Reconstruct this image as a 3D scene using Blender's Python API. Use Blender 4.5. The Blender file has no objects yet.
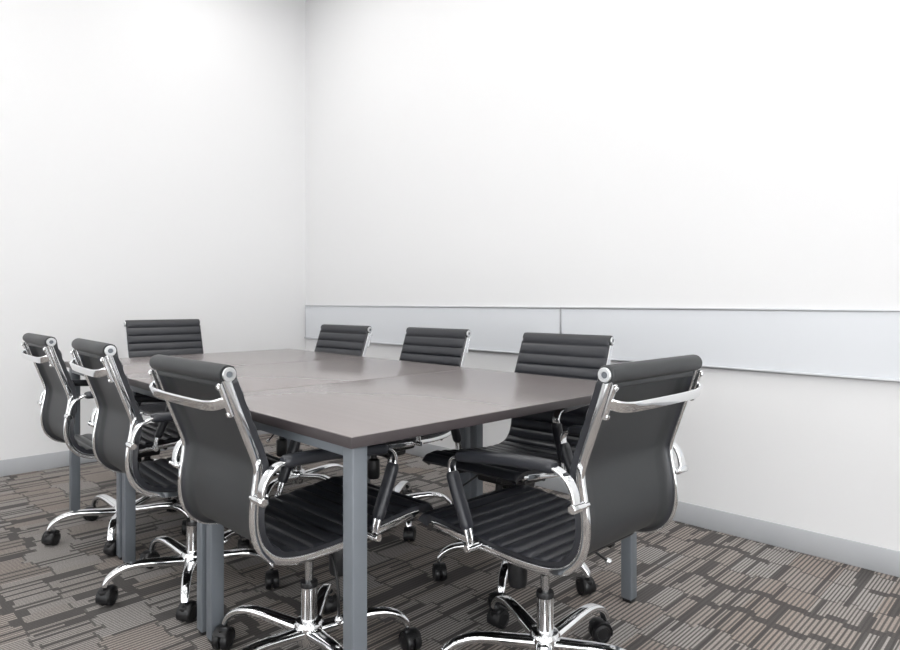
import bpy, math, random
from mathutils import Vector, Matrix
S = bpy.context.scene
COL = S.collection
R = math.radians
random.seed(7)

# ---------------------------------------------------------------- camera, world, light, exposure
EYE = 1.044
cd = bpy.data.cameras.new('camera'); cam = bpy.data.objects.new('camera', cd); COL.objects.link(cam)
cd.sensor_width = 36.0; cd.lens = 25.58; cd.shift_y = -0.0261; cd.clip_start = 0.02
cam.location = (0, 0, EYE); cam.rotation_euler = (R(90), 0, R(44.8))
S.camera = cam
S.view_settings.view_transform = 'Standard'
try: S.view_settings.look = 'None'
except Exception: pass
S.view_settings.gamma = 1.0
S.view_settings.use_curve_mapping = False
S.view_settings.exposure = 0.27

w = bpy.data.worlds.new('world'); S.world = w; w.use_nodes = True
w.node_tree.nodes['Background'].inputs[0].default_value = (0.9, 0.92, 1, 1)
w.node_tree.nodes['Background'].inputs[1].default_value = 0.3

X0, X1, Y0, Y1, ZC = -4.586, 2.4, -2.6, 2.92, 3.56      # the room
PANELS = [(x, y) for x in (-3.55, -1.85, -0.15, 1.55) for y in (1.95, 0.15, -1.65)]
P_POWER = 4.9
for i, (x, y) in enumerate(PANELS):
    ld = bpy.data.lights.new('panel_light', 'AREA'); ld.shape = 'RECTANGLE'; ld.size = 1.14; ld.size_y = 0.54
    ld.energy = P_POWER; ld.color = (1.0, 0.99, 0.985)
    lo = bpy.data.objects.new('panel_light', ld); COL.objects.link(lo); lo.location = (x, y, ZC - 0.035)

FILLS = [('fill_panel_1', (-1.1, Y0), 0, 4.2), ('fill_panel_2', (X1, -0.65), 90, 3.6)]     # added fill lights, unseen behind the camera: name, centre, turn, width
WZ0, WZ1 = 0.15, 2.2
FILL_POWER = {'fill_panel_1': 7, 'fill_panel_2': 62}
for nm, (x, y), a, wd in FILLS:
    ld = bpy.data.lights.new('fill_light', 'AREA'); ld.shape = 'RECTANGLE'; ld.size = wd; ld.size_y = WZ1 - WZ0
    ld.energy = FILL_POWER[nm]; ld.color = (0.96, 0.98, 1.0)
    lo = bpy.data.objects.new('fill_light', ld); COL.objects.link(lo)
    n = Vector((-math.sin(R(a)), math.cos(R(a)), 0)); lo.location = Vector((x, y, (WZ0 + WZ1) / 2)) + n * 0.07
    lo.rotation_euler = (R(90), 0, R(a) + math.pi)


# ---------------------------------------------------------------- materials
def mat(name, col, rough=0.5, metal=0.0, spec=0.5, coat=0.0):
    m = bpy.data.materials.new(name); m.use_nodes = True
    b = m.node_tree.nodes['Principled BSDF']
    b.inputs['Base Color'].default_value = (*col, 1); b.inputs['Roughness'].default_value = rough
    b.inputs['Metallic'].default_value = metal; b.inputs['Specular IOR Level'].default_value = spec
    b.inputs['Coat Weight'].default_value = coat
    return m


class NT:
    """small helper for node graphs"""
    def __init__(s, m): s.t = m.node_tree; s.b = s.t.nodes['Principled BSDF']
    def n(s, kind, **k):
        o = s.t.nodes.new(kind)
        for a, v in k.items(): setattr(o, a, v)
        return o
    def l(s, a, b): s.t.links.new(a, b)
    def put(s, sock, v):
        if isinstance(v, (int, float)): sock.default_value = v
        elif isinstance(v, tuple): sock.default_value = v
        else: s.l(v, sock)
    def m(s, op, *v):
        o = s.n('ShaderNodeMath', operation=op)
        for i, x in enumerate(v): s.put(o.inputs[i], x)
        return o.outputs[0]
    def xyz(s, x=0.0, y=0.0, z=0.0):
        o = s.n('ShaderNodeCombineXYZ')
        for i, v in enumerate((x, y, z)): s.put(o.inputs[i], v)
        return o.outputs[0]
    def rnd(s, *v):
        o = s.n('ShaderNodeTexWhiteNoise', noise_dimensions='3D'); s.l(s.xyz(*v), o.inputs[0]); return o.outputs[0]
    def mix(s, f, a, b):
        o = s.n('ShaderNodeMix', data_type='RGBA')
        s.put(o.inputs[0], f); s.put(o.inputs[6], a); s.put(o.inputs[7], b); return o.outputs[2]
    def noise(s, vec, scale, detail=3.0):
        o = s.n('ShaderNodeTexNoise'); s.put(o.inputs['Vector'], vec); o.inputs['Scale'].default_value = scale
        o.inputs['Detail'].default_value = detail; return o.outputs[0]
    def bump(s, h, strength, dist=0.001):
        o = s.n('ShaderNodeBump'); o.inputs['Strength'].default_value = strength; o.inputs['Distance'].default_value = dist
        s.l(h, o.inputs['Height']); s.l(o.outputs[0], s.b.inputs['Normal'])
    def obj(s): return s.n('ShaderNodeTexCoord').outputs['Object']


def wall_mat(name, col):
    m = mat(name, col, 0.7, spec=0.25); t = NT(m)
    t.bump(t.noise(t.obj(), 140), 0.12)
    return m

def carpet_mat():
    m = mat('striped_carpet', (0.2, 0.18, 0.17), 0.95, spec=0.1); t = NT(m)
    sep = t.n('ShaderNodeSeparateXYZ'); t.l(t.obj(), sep.inputs[0]); u, v = sep.outputs[0], sep.outputs[1]
    fl = lambda a: t.m('FLOOR', a)
    sc = lambda a, k: t.m('MULTIPLY', a, k)
    # rows about 17 cm deep lying across the stripes, their borders stepping a little from strip to strip
    s1 = fl(sc(u, 9.0)); s1b = fl(t.m('ADD', sc(u, 17.0), 0.4))
    jit = t.m('ADD', sc(t.rnd(s1, 3.0, 0.0), 0.30), sc(t.rnd(s1b, 4.0, 0.0), 0.22))
    rv = t.m('ADD', sc(v, 5.8), jit); row = fl(rv); rf = t.m('FRACT', rv)
    r1 = t.rnd(s1, row, 1.0); r1b = t.rnd(fl(sc(u, 6.0)), row, 9.0)
    # fine light pinstripes; their pitch changes from block to block
    freq = t.m('ADD', 66.0, sc(t.m('GREATER_THAN', r1b, 0.55), 22.0))
    tri = t.m('ABSOLUTE', t.m('SUBTRACT', t.m('FRACT', t.m('MULTIPLY', u, freq)), 0.5))
    line = t.m('MINIMUM', 1.0, sc(t.m('MAXIMUM', t.m('SUBTRACT', tri, 0.14), 0.0), 7.0))
    # single dark threads, a row or two long
    s2 = fl(sc(u, 66.0)); r2 = t.rnd(s2, row, 4.0); r2l = t.rnd(s2, fl(t.m('ADD', sc(v, 2.2), sc(t.rnd(s2, 5.0, 2.0), 7.0))), 5.0)
    thread = t.m('MAXIMUM', t.m('GREATER_THAN', r2, 0.84), t.m('GREATER_THAN', r2l, 0.90))
    # solid dark squares
    block = t.m('GREATER_THAN', t.rnd(s1b, row, 2.0), 0.955)
    # dark bars along some of the row borders, thin joins along the rest
    r3 = t.rnd(fl(t.m('ADD', sc(u, 2.9), sc(t.rnd(row, 8.0, 3.0), 6.0))), row, 6.0)
    bar = t.m('MULTIPLY', t.m('GREATER_THAN', r3, 0.80), t.m('LESS_THAN', rf, 0.22))
    join = sc(t.m('LESS_THAN', rf, 0.045), 0.8)
    tint = t.mix(r1b, (0.43, 0.36, 0.315, 1), (0.50, 0.475, 0.455, 1))
    ground = t.mix(r1, (0.115, 0.106, 0.10, 1), (0.17, 0.155, 0.145, 1))
    c = t.mix(line, ground, tint)
    dark = t.m('MAXIMUM', t.m('MAXIMUM', thread, block), t.m('MAXIMUM', bar, join))
    c = t.mix(sc(dark, 0.9), c, (0.075, 0.072, 0.071, 1))
    fib = t.noise(t.obj(), 260, 2.0)
    big = t.noise(t.obj(), 2.5, 2.0)
    fm = t.n('ShaderNodeMapRange'); fm.inputs[1].default_value = .35; fm.inputs[2].default_value = .7; fm.inputs[4].default_value = .5; t.l(fib, fm.inputs[0])
    c = t.mix(fm.outputs[0], c, (0.06, 0.055, 0.052, 1))
    c = t.mix(sc(big, 0.12), c, (0.35, 0.33, 0.31, 1))
    t.l(c, t.b.inputs['Base Color'])
    t.bump(t.m('ADD', fib, sc(line, 0.6)), 0.5, 0.003)
    return m

def wood_mat(name, base, dark, rough, ior):
    m = mat(name, base, rough); t = NT(m)
    mp = t.n('ShaderNodeMapping'); mp.inputs['Scale'].default_value = (60, 1.6, 1); t.l(t.obj(), mp.inputs[0])
    a = t.noise(mp.outputs[0], 1.0, 2.0)
    mp2 = t.n('ShaderNodeMapping'); mp2.inputs['Scale'].default_value = (7, 0.6, 1); t.l(t.obj(), mp2.inputs[0])
    b = t.noise(mp2.outputs[0], 1.0, 1.0)
    t.l(t.mix(t.m('MULTIPLY', t.m('ADD', a, b), 0.5), (*dark, 1), (*base, 1)), t.b.inputs['Base Color'])
    t.b.inputs['IOR'].default_value = ior
    return m

def leather_mat(name, col, rough):
    m = mat(name, col, rough, spec=0.5); t = NT(m)
    v = t.n('ShaderNodeTexVoronoi'); v.inputs['Scale'].default_value = 480; t.l(t.obj(), v.inputs['Vector'])
    t.bump(v.outputs['Distance'], 0.03, 0.0004)
    return m

def metal_mat(name, col, rough, metal=1.0):
    m = mat(name, col, rough, metal); t = NT(m)
    rg = t.n('ShaderNodeMapRange'); rg.inputs[3].default_value = rough * .85; rg.inputs[4].default_value = rough * 1.15
    t.l(t.noise(t.obj(), 8), rg.inputs[0]); t.l(rg.outputs[0], t.b.inputs['Roughness'])
    return m

M_WALL = wall_mat('white_wall_paint', (0.80, 0.80, 0.805))
M_CEIL = wall_mat('ceiling_paint', (0.82, 0.82, 0.81))
M_CARPET = carpet_mat()
M_BASEB = mat('grey_vinyl_skirting', (0.33, 0.345, 0.365), 0.45); t_ = NT(M_BASEB)
t_.l(t_.mix(t_.noise(t_.obj(), 5), (0.43, 0.442, 0.46, 1), (0.51, 0.522, 0.54, 1)), t_.b.inputs['Base Color'])
M_BOARD = mat('whiteboard_surface', (0.715, 0.735, 0.765), 0.3); NT(M_BOARD).bump(NT(M_BOARD).noise(NT(M_BOARD).obj(), 3), 0.01)
M_ALU = metal_mat('brushed_aluminium', (0.62, 0.63, 0.65), 0.35)
M_TOP = wood_mat('dark_walnut_laminate', (0.235, 0.205, 0.20), (0.19, 0.163, 0.158), 0.25, 2.6)
M_EDGE = wood_mat('dark_edge_banding', (0.060, 0.050, 0.052), (0.050, 0.042, 0.044), 0.45, 1.45)
M_STEEL = metal_mat('grey_powder_coated_steel', (0.15, 0.166, 0.185), 0.42, 0.0)
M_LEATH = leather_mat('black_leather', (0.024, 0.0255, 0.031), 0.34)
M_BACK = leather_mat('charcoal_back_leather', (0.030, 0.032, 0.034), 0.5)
M_CHROME = metal_mat('polished_chrome', (0.86, 0.87, 0.88), 0.07)
M_CAPM = metal_mat('satin_aluminium', (0.75, 0.76, 0.77), 0.3)
M_PLAST = mat('black_plastic', (0.008, 0.008, 0.009), 0.4); NT(M_PLAST).bump(NT(M_PLAST).noise(NT(M_PLAST).obj(), 300), 0.1)
M_PISTON = metal_mat('steel_piston', (0.55, 0.56, 0.57), 0.2)
M_DIFF = mat('light_diffuser', (0.9, 0.9, 0.9), 0.6)
M_DIFF.node_tree.nodes['Principled BSDF'].inputs['Emission Color'].default_value = (1, 0.99, 0.97, 1)
M_DIFF.node_tree.nodes['Principled BSDF'].inputs['Emission Strength'].default_value = 2.0
M_FILL = mat('fill_panel_glow', (0.9, 0.9, 0.9), 0.6)  # glowing face of the added fill panels
M_FILL.node_tree.nodes['Principled BSDF'].inputs['Emission Color'].default_value = (0.95, 0.98, 1, 1)
M_FILL.node_tree.nodes['Principled BSDF'].inputs['Emission Strength'].default_value = 1.0
M_WPLAST = mat('white_painted_metal', (0.8, 0.8, 0.8), 0.4)


# ---------------------------------------------------------------- mesh helpers
class MB:
    def __init__(s): s.v = []; s.f = []; s.mi = []
    def add(s, vs, fs, mi=0):
        o = len(s.v); s.v += [tuple(v) for v in vs]; s.f += [tuple(i + o for i in f) for f in fs]; s.mi += [mi] * len(fs)
    def box(s, a, b, bev=0.0, mi=0):
        (x0, y0, z0), (x1, y1, z1) = a, b
        if bev <= 0:
            vs = [(x, y, z) for z in (z0, z1) for y in (y0, y1) for x in (x0, x1)]
            s.add(vs, [(0, 2, 3, 1), (4, 5, 7, 6), (0, 1, 5, 4), (2, 6, 7, 3), (0, 4, 6, 2), (1, 3, 7, 5)], mi); return
        # bevelled box: rounded rect rings stacked in z
        def ring(ins, z):
            r = bev; pts = []
            for cx, cy, a0 in ((x1 - r, y1 - r, 0), (x0 + r, y1 - r, 90), (x0 + r, y0 + r, 180), (x1 - r, y0 + r, 270)):
                for k in range(4):
                    an = R(a0 + k * 30); pts.append((cx + (r - ins) * math.cos(an), cy + (r - ins) * math.sin(an), z))
            return pts
        rings = [ring(bev * 0.9, z0), ring(bev * 0.3, z0 + bev * 0.3), ring(0, z0 + bev), ring(0, z1 - bev), ring(bev * 0.3, z1 - bev * 0.3), ring(bev * 0.9, z1)]
        s.loft(rings, mi)
    def loft(s, rings, mi=0, caps=True, closed=True):
        n = len(rings[0]); vs = [p for r in rings for p in r]; fs = []
        for i in range(len(rings) - 1):
            for j in range(n if closed else n - 1):
                k = (j + 1) % n
                fs.append((i * n + j, i * n + k, (i + 1) * n + k, (i + 1) * n + j))
        if caps:
            fs.append(tuple(reversed(range(n)))); fs.append(tuple((len(rings) - 1) * n + j for j in range(n)))
        s.add(vs, fs, mi)
    def lathe(s, prof, origin=(0, 0, 0), axis=(0, 0, 1), n=24, mi=0):
        """prof: (radius, height along axis)"""
        o = Vector(origin); a = Vector(axis).normalized()
        h = Vector((1, 0, 0)) if abs(a.x) < 0.8 else Vector((0, 1, 0))
        e1 = a.cross(h).normalized(); e2 = a.cross(e1)
        rings = []
        for r, z in prof:
            r = max(r, 0.0002)
            rings.append([o + a * z + e1 * (r * math.cos(2 * math.pi * k / n)) + e2 * (r * math.sin(2 * math.pi * k / n)) for k in range(n)])
        s.loft(rings, mi)
    def sweep(s, path, secs, axis=(1, 0, 0), mi=0):
        """path of 3D points; secs: 2D section (a along axis, b along normal) or a list, one per point"""
        P = [Vector(p) for p in path]; ax = Vector(axis); rings = []
        for i, p in enumerate(P):
            t = (P[min(i + 1, len(P) - 1)] - P[max(i - 1, 0)]).normalized()
            n = t.cross(ax).normalized(); a = n.cross(t).normalized()
            sec = secs[i] if isinstance(secs[0], list) else secs
            rings.append([p + a * u + n * v for u, v in sec])
        s.loft(rings, mi)
    def build(s, name, mats, parent=None, sharp=35):
        me = bpy.data.meshes.new(name); me.from_pydata(s.v, [], s.f)
        mats = mats if isinstance(mats, (list, tuple)) else [mats]
        for m in mats: me.materials.append(m)
        me.polygons.foreach_set('material_index', s.mi)
        me.polygons.foreach_set('use_smooth', [True] * len(s.f))
        me.update(); me.validate()
        import bmesh
        bm = bmesh.new(); bm.from_mesh(me); bmesh.ops.recalc_face_normals(bm, faces=bm.faces[:]); bm.to_mesh(me); bm.free()
        me.set_sharp_from_angle(angle=R(sharp))
        o = bpy.data.objects.new(name, me); COL.objects.link(o)
        if parent: o.parent = parent
        return o

def circ(r, n=14, rb=None):
    rb = rb or r
    return [(r * math.cos(2 * math.pi * k / n), rb * math.sin(2 * math.pi * k / n)) for k in range(n)]

def rrect(w, h, r, seg=3):
    out = []
    for cx, cy, a0 in ((w / 2 - r, h / 2 - r, 0), (-w / 2 + r, h / 2 - r, 90), (-w / 2 + r, -h / 2 + r, 180), (w / 2 - r, -h / 2 + r, 270)):
        for k in range(seg + 1):
            a = R(a0 + k * 90 / seg); out.append((cx + r * math.cos(a), cy + r * math.sin(a)))
    return out

def spline(pts, step=0.008):
    """Catmull-Rom through the points, resampled at an even step"""
    P = [Vector(p) for p in pts]; P = [P[0] * 2 - P[1]] + P + [P[-1] * 2 - P[-2]]; fine = []
    for i in range(1, len(P) - 2):
        a, b, c, d = P[i - 1:i + 3]
        # centripetal knots keep bends from overshooting
        t0 = 0; t1 = t0 + max((b - a).length, 1e-6) ** .5; t2 = t1 + max((c - b).length, 1e-6) ** .5; t3 = t2 + max((d - c).length, 1e-6) ** .5
        for k in range(20):
            t = t1 + (t2 - t1) * k / 20
            A1 = a * ((t1 - t) / (t1 - t0)) + b * ((t - t0) / (t1 - t0)); A2 = b * ((t2 - t) / (t2 - t1)) + c * ((t - t1) / (t2 - t1)); A3 = c * ((t3 - t) / (t3 - t2)) + d * ((t - t2) / (t3 - t2))
            B1 = A1 * ((t2 - t) / (t2 - t0)) + A2 * ((t - t0) / (t2 - t0)); B2 = A2 * ((t3 - t) / (t3 - t1)) + A3 * ((t - t1) / (t3 - t1))
            fine.append(B1 * ((t2 - t) / (t2 - t1)) + B2 * ((t - t1) / (t2 - t1)))
    fine.append(P[-2])
    L = [0]
    for i in range(1, len(fine)): L.append(L[-1] + (fine[i] - fine[i - 1]).length)
    n = max(2, round(L[-1] / step)); out = []; j = 0
    for k in range(n + 1):
        s_ = L[-1] * k / n
        while j < len(L) - 2 and L[j + 1] < s_: j += 1
        f = (s_ - L[j]) / max(L[j + 1] - L[j], 1e-9); out.append(fine[j].lerp(fine[j + 1], min(max(f, 0), 1)))
    return out

def empty(name, label, cat, group=None):
    o = bpy.data.objects.new(name, None); COL.objects.link(o); o.empty_display_size = 0.1
    o['label'] = label; o['category'] = cat
    if group: o['group'] = group
    return o

def struct(mb, name, m):
    o = mb.build(name, m); o['kind'] = 'structure'; return o

# camera frame (x right, z ahead, metres) -> room frame
def W(x, z): return (x * 0.7096 - z * 0.7046, x * 0.7046 + z * 0.7096)


# ---------------------------------------------------------------- the room
b = MB(); b.box((X0 - .15, Y0 - .15, -0.1), (X1 + .15, Y1 + .15, 0)); struct(b, 'floor', M_CARPET)
b = MB(); b.box((X0 - .15, Y0 - .15, ZC), (X1 + .15, Y1 + .15, ZC + .1)); struct(b, 'ceiling', M_CEIL)
b = MB(); b.box((X0 - .15, Y0 - .15, 0), (X0, Y1 + .15, ZC)); struct(b, 'wall_left', M_WALL)
b = MB(); b.box((X0, Y1, 0), (X1, Y1 + .15, ZC)); struct(b, 'wall_right', M_WALL)
b = MB(); b.box((X1, Y0 - .15, 0), (X1 + .15, Y1 + .15, ZC)); struct(b, 'wall_back', M_WALL)
b = MB(); b.box((X0, Y0 - .15, 0), (X1, Y0, ZC)); struct(b, 'wall_front', M_WALL)
BH, BT = 0.098, 0.008
def skirting(name, a, c):
    b = MB(); b.box(a, c, 0.003); struct(b, name, M_BASEB)
skirting('baseboard_left', (X0, Y0 + BT, 0), (X0 + BT, Y1 - BT, BH))
skirting('baseboard_right', (X0, Y1 - BT, 0), (X1, Y1, BH))
skirting('baseboard_back', (X1 - BT, Y0 + BT, 0), (X1, Y1 - BT, BH))
skirting('baseboard_front', (X0, Y0, 0), (X1, Y0 + BT, BH))
for nm, (x, y), a, wd in FILLS:  # framed glowing panels added out of view for fill light
    hw = wd / 2
    b = MB(); b.box((-hw, 0, WZ0), (hw, .02, WZ1)); o = struct(b, nm, M_FILL)
    f = MB()
    for x0, x1, z0, z1 in ((-hw - .06, hw + .06, WZ1, WZ1 + .06), (-hw - .06, hw + .06, WZ0 - .06, WZ0), (-hw - .06, -hw, WZ0, WZ1), (hw, hw + .06, WZ0, WZ1), (-.03, .03, WZ0, WZ1)):
        f.box((x0, 0, z0), (x1, .05, z1))
    f.build('fill_panel_frame', M_WPLAST, o)
    o.location = (x, y, 0); o.rotation_euler.z = R(a)

# whiteboards: a low band along the right-hand wall
def whiteboard(x0, x1, label):
    z0, z1, d = 0.739, 1.015, 0.016
    t = empty('whiteboard', label, 'whiteboard', 'long low whiteboards on the wall'); t.location = ((x0 + x1) / 2, Y1, z0)
    hw = (x1 - x0) / 2; h = z1 - z0
    b = MB(); b.box((-hw + .004, -0.010, .004), (hw - .004, -0.002, h - .004)); b.build('writing_surface', M_BOARD, t)
    b = MB(); b.box((-hw, -d, h - .010), (hw, 0, h), .002); b.build('top_rail', M_ALU, t)
    b = MB(); b.box((-hw, -d - .008, 0), (hw, 0, .011), .002); b.build('bottom_rail', M_ALU, t)
    for s in (-1, 1):
        b = MB(); x = s * (hw - .003); b.box((x - .003, -d + .003, .011), (x + .003, 0, h - .010), .001); b.build('side_rail', M_ALU, t)
whiteboard(X0 + 0.012, -2.037, 'long low white whiteboard reaching into the room corner behind the table')
whiteboard(-2.033, 0.52, 'long low white whiteboard running out of the picture behind the nearest right-hand chair')

# ceiling lights
for i, (x, y) in enumerate(PANELS):
    t = empty('ceiling_light', 'flat rectangular white light panel on the ceiling', 'ceiling light', 'ceiling light panels')
    t.location = (x, y, ZC)
    b = MB(); b.box((-.58, -.28, -.026), (.58, .28, -.012)); b.build('diffuser', M_DIFF, t)
    b = MB()
    for a, c in (((-.6, -.3, -.03), (.6, -.28, 0)), ((-.6, .28, -.03), (.6, .3, 0)), ((-.6, -.28, -.03), (-.58, .28, 0)), ((.58, -.28, -.03), (.6, .28, 0))): b.box(a, c)
    b.build('light_frame', M_WPLAST, t)


# ---------------------------------------------------------------- tables
TW, TL, TH = 1.229, 2.428, 0.75
psi_t = 43.69
tx, ty = W(-0.2137, 1.3812)
rot_t = R(psi_t + 44.8)          # local +Y runs from the near end to the far end
DL = TL / 3
def make_desk():
    """local: x 0..TW to the right-hand side, y 0..DL away from the near end"""
    t = empty('conference_table', '', 'table', 'three tables pushed together into one long conference table')
    g = 0.0012
    def tab(name, a, c, m, bev=.0015):
        b = MB(); b.box(a, c, bev); return b.build(name, m, t)
    b = MB(); b.box((g, g, TH - .0256), (TW - g, DL - g, TH - .0012), .0012, 1)
    b.box((g + .0014, g + .0014, TH - .0018), (TW - g - .0014, DL - g - .0014, TH), .0006, 0)
    b.build('tabletop', [M_TOP, M_EDGE], t)
    ls, ins = .040, .016
    zt = TH - .0258
    for x in (ins, TW - ins - ls):
        for y in (ins, DL - ins - ls):
            b = MB(); b.box((x, y, .012), (x + ls, y + ls, zt), .003); l = b.build('leg', M_STEEL, t)
            b = MB(); b.box((x + .004, y + .004, 0), (x + ls - .004, y + ls - .004, .0125), .002); b.build('foot', M_PLAST, l)
        b = MB(); b.box((x + .001, ins + ls, zt - .026), (x + ls - .001, DL - ins - ls, zt), .002); b.build('side_beam', M_STEEL, t)
    b = MB(); b.box((ins + ls, DL / 2 - .02, zt - .035), (TW - ins - ls, DL / 2 + .02, zt), .002); b.build('cross_beam', M_STEEL, t)
    return t
def tree(o):
    c = o.copy(); COL.objects.link(c)
    for ch in list(o.children):
        d = tree(ch); d.parent = c
    return c
desk = make_desk()
Mt = Matrix.Rotation(rot_t, 4, 'Z')
for k, lab in enumerate(('nearest of the three joined dark-topped grey-legged tables', 'middle one of the three joined dark-topped grey-legged tables', 'farthest of the three joined dark-topped grey-legged tables')):
    o = desk if k == 0 else tree(desk)
    p = Mt @ Vector((0, k * DL, 0)); o.location = (tx + p.x, ty + p.y, 0); o.rotation_euler.z = rot_t
    o['label'] = lab

# ---------------------------------------------------------------- the office chair
# side profile (y forward, z up) of the chrome side rails, from under the head roll to the seat front
PROF = [(-.3345, .874), (-.315, .815), (-.2885, .740), (-.268, .683), (-.261, .655), (-.264, .625), (-.271, .585), (-.2755, .545), (-.273, .500), (-.258, .460),
        (-.226, .428), (-.180, .411), (-.103, .4035), (-.02, .4045), (.065, .408), (.16, .415), (.225, .419)]
NOSE = [(.250, .418), (.268, .413), (.277, .402)]
RX = .203

def profile(extra=True, step=0.0035, y=1):
    return spline([(0, a, c) for a, c in (PROF + (NOSE if extra else []))], step)

def make_sling(parent):
    P = spline([(0, a, c) for a, c in [(-.3400, .8990)] + PROF + NOSE], .0035)
    n = len(P); s = [0]
    for i in range(1, n): s.append(s[-1] + (P[i] - P[i - 1]).length)
    pitch = .0468
    tot = s[-1]
    hw = .2115
    xs = [-hw, -hw + .004, -hw + .010, -hw + .02] + [(-hw + .02) + (2 * hw - .04) * k / 10 for k in range(1, 10)] + [hw - .02, hw - .010, hw - .004, hw]
    # ring for each station: front (inner) surface left->right, then back surface right->left
    rings = []; m = len(xs)
    for i, p in enumerate(P):
        t = (P[min(i + 1, n - 1)] - P[max(i - 1, 0)]).normalized()
        nn = Vector((0, -t.z, t.y))           # candidate normal
        if nn.y < 0 and p.z > .55: nn = -nn
        nn = Vector((1, 0, 0)).cross(t)       # consistent orientation
        rib = abs(math.sin(math.pi * s[i] / pitch)) ** .42
        ring = []
        wk = .985 if p.z > .862 else 1.0
        for x in xs:
            e = min(1, (hw - abs(x)) / .016); e = math.sin(e * math.pi / 2) ** .6 if e > 0 else 0
            front = .0178 + .0050 * (1 - e) + .0115 * rib * e
            q = p.z - .886
            if q > -.004: front = min(front, math.sqrt(max(.0225 ** 2 - q * q, .00002)) + .0065)
            ring.append(p + Vector((x * wk, 0, 0)) + nn * front)
        bo = .0125 if p.z < .875 else -.002
        for k in range(m):
            x = xs[m - 1 - k] * (.1965 / hw)
            ring.append(p + Vector((x, 0, 0)) + nn * (bo if p.z > .875 else {0: -.005, 1: -.005, 2: .003, 3: .011}.get(min(k, m - 1 - k), bo)))
        rings.append(ring)
    # split where the back turns into the seat, on a groove
    ks = min(range(n), key=lambda i: abs(s[i] - round(.49 / pitch) * pitch))
    def part(name, r0, r1, capa, capb):
        b = MB(); rr = rings[r0:r1 + 1]; k = 2 * m; vs = [p for r in rr for p in r]; fs = []; mi = []
        for i in range(len(rr) - 1):
            for j in range(k):
                q = (j + 1) % k; fs.append((i * k + j, i * k + q, (i + 1) * k + q, (i + 1) * k + j)); mi.append(1 if m + 1 < j < 2 * m - 3 else 0)  # black back edges: leather binding, with the recess shadow put into its colour
        # end caps as quad strips
        for c, on in ((0, capa), (len(rr) - 1, capb)):
            if on:
                for j in range(m - 1): fs.append((c * k + j, c * k + j + 1, c * k + k - 2 - j, c * k + k - 1 - j)); mi.append(0)
        b.v = [tuple(v) for v in vs]; b.f = fs; b.mi = mi
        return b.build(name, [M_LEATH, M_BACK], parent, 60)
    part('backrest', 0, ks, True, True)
    part('seat', ks, n - 1, True, True)

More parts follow.
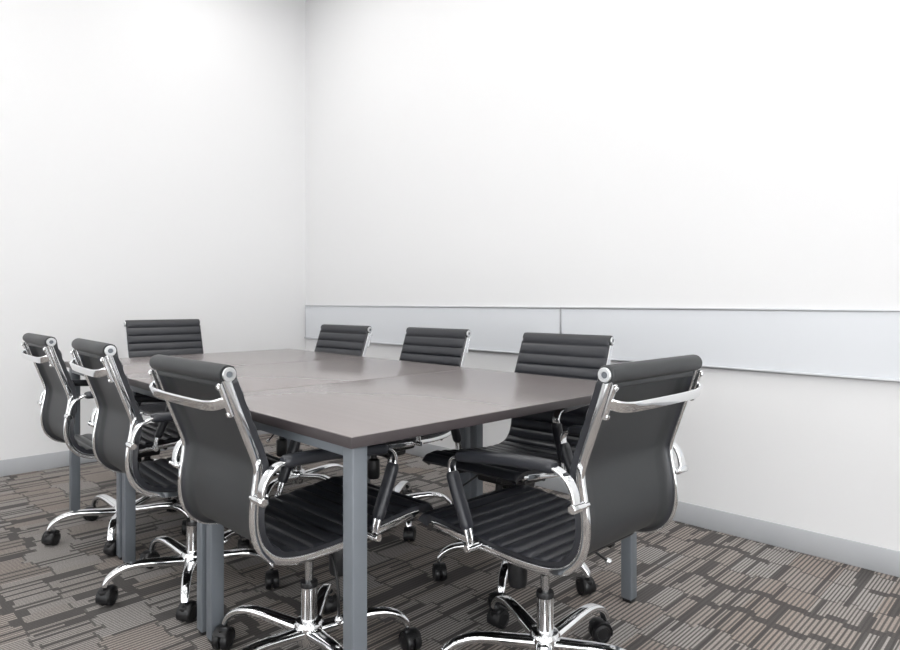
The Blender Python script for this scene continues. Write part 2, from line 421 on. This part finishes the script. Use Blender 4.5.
def make_chair():
    t = empty('office_chair', '', 'chair', 'black ribbed office chairs around the table')
    make_sling(t)
    # head roll
    cy, cz, r = -.3310, .886, .0215
    tilt = Vector((0, -.26, .96))
    b = MB()
    prof = [(.010, -.2105), (.0185, -.2105), (.0205, -.2085), (r, -.200), (r, -.1), (r, 0), (r, .1), (r, .200), (.0205, .2085), (.0185, .2075), (.010, .2105)]
    b.lathe(prof, (0, cy, cz), (1, 0, 0), 32)
    # the fold where the sling leaves the roll
    b.box((-.197, cy - .004, cz - .034), (.197, cy + .015, cz - .015), .004)
    roll = b.build('head_roll', M_BACK, t, 50)
    for sgn in (-1, 1):
        b = MB(); b.lathe([(.0155, .2106), (.0165, .2115), (.0165, .2145), (.0150, .2160), (.0085, .2160), (.0075, .2140), (.0001, .2140)], (0, cy, cz), (sgn, 0, 0), 32)
        b.lathe([(.0072, .2139), (.0072, .2144), (.0030, .2144), (.0030, .2156), (.0001, .2156)], (0, cy, cz), (sgn, 0, 0), 20, 1)
        b.build('end_cap', [M_CAPM, M_STEEL], roll, 40)
    # side rails
    rail = profile(False, .006)
    for sgn in (-1, 1):
        b = MB(); b.sweep([(sgn * RX, p.y, p.z) for p in rail], rrect(.014, .021, .004), (1, 0, 0))
        b.sweep([(sgn * RX, .224, .419), (sgn * (RX - .002), .242, .4185)], rrect(.010, .014, .003), (1, 0, 0))
        b.build('side_frame', M_CHROME, t)
    # cross tubes under the seat
    for y, z in ((-.150, .400), (.110, .402), (.222, .408)):
        b = MB(); b.lathe([(.008, -RX + .004), (.008, RX - .004)], (0, y, z - .004), (1, 0, 0), 12)
        b.build('seat_crossbar', M_PLAST, t)
    # brackets and rear handle
    tv = (Vector((0, -.3345, .874)) - Vector((0, -.280, .715))).normalized(); nv = Vector((1, 0, 0)).cross(tv)
    back = nv if nv.y < 0 else -nv
    hb = []
    mid = Vector((0, -.3215, .832))
    for sgn in (-1, 1):
        b = MB()
        c = mid + back * .0160 + Vector((sgn * (RX - .001), 0, 0))
        b.sweep([c - tv * .043, c - tv * .041, c + tv * .041, c + tv * .043], [rrect(.007, .006, .002), rrect(.0125, .0115, .004), rrect(.0125, .0115, .004), rrect(.007, .006, .002)], (1, 0, 0))
        for q in (-.034, .034):
            b.lathe([(.006, 0), (.0065, .002), (.0055, .0045), (.002, .005)], c + tv * q + back * .004, back, 14)
        b.build('handle_bracket', M_CHROME, t, 40)
    hp = [(-RX, .014), (-RX + .003, .024), (-.187, .034), (-.160, .041), (-.08, .044), (0, .0445), (.08, .044), (.160, .041), (.187, .034), (RX - .003, .024), (RX, .014)]
    path = spline([mid + Vector((x, 0, 0)) + (back * d + Vector((0, 0, -.12 * d))) for x, d in hp], .006)
    b = MB(); b.sweep(path, rrect(.0265, .008, .0035), tuple(tv)); b.build('back_handle', M_CHROME, t)
    # armrests
    AX = .244
    arm = [(-.278, .584), (-.277, .602), (-.272, .627), (-.256, .650), (-.226, .6665), (-.175, .6685), (-.069, .661), (.03, .649), (.085, .642), (.109, .633), (.1195, .614), (.116, .590), (.101, .552), (.077, .500), (.055, .446), (.049, .412)]
    ap = spline([(0, a, c) for a, c in arm], .006)
    def idx(cond): return [i for i, p in enumerate(ap) if cond(p)]
    i_back = max(i for i, p in enumerate(ap) if p.y < -.215 and p.z > .6)
    i_bend = min(i for i, p in enumerate(ap) if p.y > .088)
    i_low = min(i for i, p in enumerate(ap) if i > i_bend and p.z < .598)
    i_end = min(i for i, p in enumerate(ap) if i > i_bend and p.z < .462)
    for sgn in (-1, 1):
        pts = [Vector((sgn * AX, p.y, p.z)) for p in ap]
        b = MB(); b.sweep(pts[:i_low + 2], rrect(.026, .009, .0035), (1, 0, 0))
        for dx in (-.0085, .0085):
            b.sweep([p + Vector((dx, 0, 0)) for p in pts[i_low:]], rrect(.009, .009, .003), (1, 0, 0))
        for (y, z), dz in (((-.278, .590), 0), ((.049, .4135), 0)):
            b.lathe([(.006, .198), (.0065, .200), (.0065, .2145), (.010, .216), (.0105, .2595), (.009, .2615), (.003, .2615)], (0, y, z), (sgn, 0, 0), 16)
        a = b.build('armrest', M_CHROME, t, 40)
        def sleeve(name, i0, i1, w_, h_):
            P = pts[i0:i1 + 1]; secs = []
            for i in range(len(P)):
                e = min(i, len(P) - 1 - i); k = {0: .80, 1: .95}.get(e, 1.0)
                secs.append(rrect(w_ * k, h_ * k, min(w_, h_) * k * .42, 4))
            b = MB(); b.sweep(P, secs, (1, 0, 0)); b.build(name, M_LEATH, a, 50)
        sleeve('arm_pad', i_back, i_bend, .037, .029)
        sleeve('arm_sleeve', i_low, i_end, .036, .028)
    # mechanism
    b = MB()
    b.box((-.085, -.09, .345), (.085, .13, .392), .010)
    b.box((-.055, -.06, .315), (.055, .06, .350), .012)
    b.box((-.11, -.155, .380), (-.085, .235, .3995), .004); b.box((.085, -.155, .380), (.11, .235, .3995), .004)
    b.lathe([(.020, .300), (.026, .318)], n=20)
    mech = b.build('tilt_mechanism', M_PLAST, t)
    b = MB(); b.lathe([(.014, .345), (.014, .318), (.026, .312), (.0285, .305), (.0285, .235), (.025, .226), (.010, .225)], (0, .10, 0), n=24)
    b.build('tension_knob', M_PLAST, mech)
    # gas lift
    b = MB(); b.lathe([(.0125, .33), (.0125, .225)], n=20); 
    lift = b.build('piston', M_PISTON, t)
    b = MB(); b.lathe([(.021, .228), (.0235, .226), (.0235, .130), (.030, .128), (.032, .124), (.032, .118), (.02, .117)], n=32); cyl = b.build('gas_cylinder', M_CHROME, t, 40)
    b = MB(); b.lathe([(.013, .240), (.0235, .240), (.0250, .236), (.0250, .226), (.020, .224)], n=28); b.build('collar', M_PLAST, cyl)
    # star base: hub with five legs and five casters
    b = MB(); b.lathe([(.024, .132), (.036, .130), (.042, .122), (.042, .105), (.037, .080), (.034, .066), (.028, .062), (.012, .062)], n=36)
    base = b.build('star_base', M_CHROME, t, 40)
    legp = spline([(.028, 0, .101), (.09, 0, .110), (.15, 0, .119), (.20, 0, .1225), (.240, 0, .116), (.270, 0, .100), (.286, 0, .082), (.290, 0, .070)], .008)
    leg_me = cas_me = None
    for k in range(5):
        a = 2 * math.pi * k / 5
        if leg_me is None:
            secs = []
            for i, p in enumerate(legp):
                f = i / (len(legp) - 1); wd = .046 * (1 - f) + .027 * f; th = .029 * (1 - f) + .019 * f
                secs.append([(u, v) for u, v in rrect(wd, th, min(wd, th) * .42, 5)])
            b = MB(); b.sweep(legp, secs, (0, 1, 0)); lg = b.build('base_leg', M_CHROME, base, 50); leg_me = lg.data
        else:
            lg = bpy.data.objects.new('base_leg', leg_me); COL.objects.link(lg); lg.parent = base
        lg.rotation_euler.z = a
        if cas_me is None:
            b = MB(); off = .017; wr = .0300
            b.lathe([(.0055, .078), (.0055, .052)], n=12)
            b.lathe([(.012, .0565), (.0155, .0535), (.0155, .044)], n=20)
            for sg in (-1, 1):          # twin wheels
                b.lathe([(.008, .0035), (wr - .003, .0035), (wr, .007), (wr, .018), (wr - .0025, .0225), (.019, .0245), (.0175, .0225), (.004, .0225)], (off, 0, wr), (0, sg, 0), 32)
            # hood over the upper, stem-side half of the wheels
            for sg in (-1, 1):
                pass
            N = 18; ro, ri = .0350, .0315; hoodv = []
            rings = []
            for i in range(N + 1):
                an = R(35 + 165 * i / N); ca, sa = math.cos(an), math.sin(an)
                y = .0215
                rings.append([(off + ro * ca, -y + .004, wr + ro * sa), (off + ro * ca, y - .004, wr + ro * sa), (off + (ro - .002) * ca, y, wr + (ro - .002) * sa), (off + ri * ca, y, wr + ri * sa), (off + ri * ca, -y, wr + ri * sa), (off + (ro - .002) * ca, -y, wr + (ro - .002) * sa)])
            b.loft(rings)
            b.box((off - .019, -.003, wr - .005), (off + .02, .003, wr + .031))
            cs = b.build('caster', M_PLAST, base, 40); cas_me = cs.data
        else:
            cs = bpy.data.objects.new('caster', cas_me); COL.objects.link(cs); cs.parent = base
        cs.location = (.290 * math.cos(a), .290 * math.sin(a), 0)
        cs.rotation_euler.z = a + R((150, -70, 35, 100, -130)[k])
    return t, mech

def lever(parent, pts):
    pts = spline(pts, .01)
    b = MB(); b.sweep(pts, circ(.0042, 10), (0, 1, 0)); l = b.build('height_lever', M_PLAST, parent)
    e = pts[-1]; d = (pts[-1] - pts[-3]).normalized()
    b = MB(); b.lathe([(.004, -.012), (.007, -.009), (.0105, -.004), (.0118, 0), (.0105, .0055), (.006, .010), (.001, .0115)], e, d, 20); k = b.build('lever_knob', M_CHROME, parent)
    return l, k

chair, mech0 = make_chair()
LEV = {'out': [(.08, .02, .362), (.14, .015, .350), (.22, .0, .300), (.30, -.01, .243)],
       'down': [(.03, .02, .352), (.075, .018, .345), (.110, .012, .300), (.128, .008, .24), (.133, .004, .168)]}

# (x, z in the camera frame, facing, rise of the gas lift, base angle in the camera frame, lever, label)
CH = [
 (.264, 1.777, 43.3, -.002, 43.5 - 1, 'out', 'black office chair at the near end of the table, seen from behind'),
 (-.406, 1.842, -44.8, .003, -44.6 - 11, 'down', 'black office chair seen from behind, nearest of three along the left side of the table'),
 (-.943, 2.350, -48.0, .006, -46.3 - 27, 'out', 'black office chair seen from behind, second from us along the left side of the table'),
 (-1.472, 2.890, -46.2, -.001, -45 - 28, 'out', 'black office chair seen from behind, farthest left of all by the left wall'),
 (.247, 2.424, 138.5, .0245, -33, 'out', 'black ribbed office chair facing us, nearest of three between table and whiteboard'),
 (-.287, 3.040, 138.0, .0, -68, 'out', 'black ribbed office chair facing us, middle of three between table and whiteboard'),
 (-.826, 3.467, 138.5, .0, -36, 'out', 'black ribbed office chair facing us, closest to the room corner'),
 (-1.515, 3.600, -140.0, .028, 10, 'out', 'black ribbed office chair at the far end of the table before the left wall'),
]
TILT = {1: 1.7, 4: 4.0}       # degrees the seat leans back
for i, (x, z, ps, dh, bp, lv, lab) in enumerate(CH):
    if i == 0: o = chair
    else:
        o = tree(chair)
    o['label'] = lab
    px, py = W(x, z); o.location = (px, py, 0); o.rotation_euler.z = R(ps + 44.8)
for i, o in enumerate([c for c in COL.objects if c.name.startswith('office_chair')]):
    x, z, ps, dh, bp, lv, lab = next(c for c in CH if c[6] == o['label'])
    for ch in list(o.children):
        kind = ch.name.split('.')[0]
        if kind == 'star_base': ch.rotation_euler.z = R(bp - ps)
        elif kind == 'gas_cylinder': pass
        elif kind == 'piston': ch.location.z = dh
        else:
            tl = R(TILT.get(CH.index(next(c for c in CH if c[6] == o['label'])), 0)); pz = .34
            ch.location = (0, pz * math.sin(tl), dh + pz - pz * math.cos(tl)); ch.rotation_euler.x = tl
        if kind == 'tilt_mechanism': lever(ch, LEV[lv])
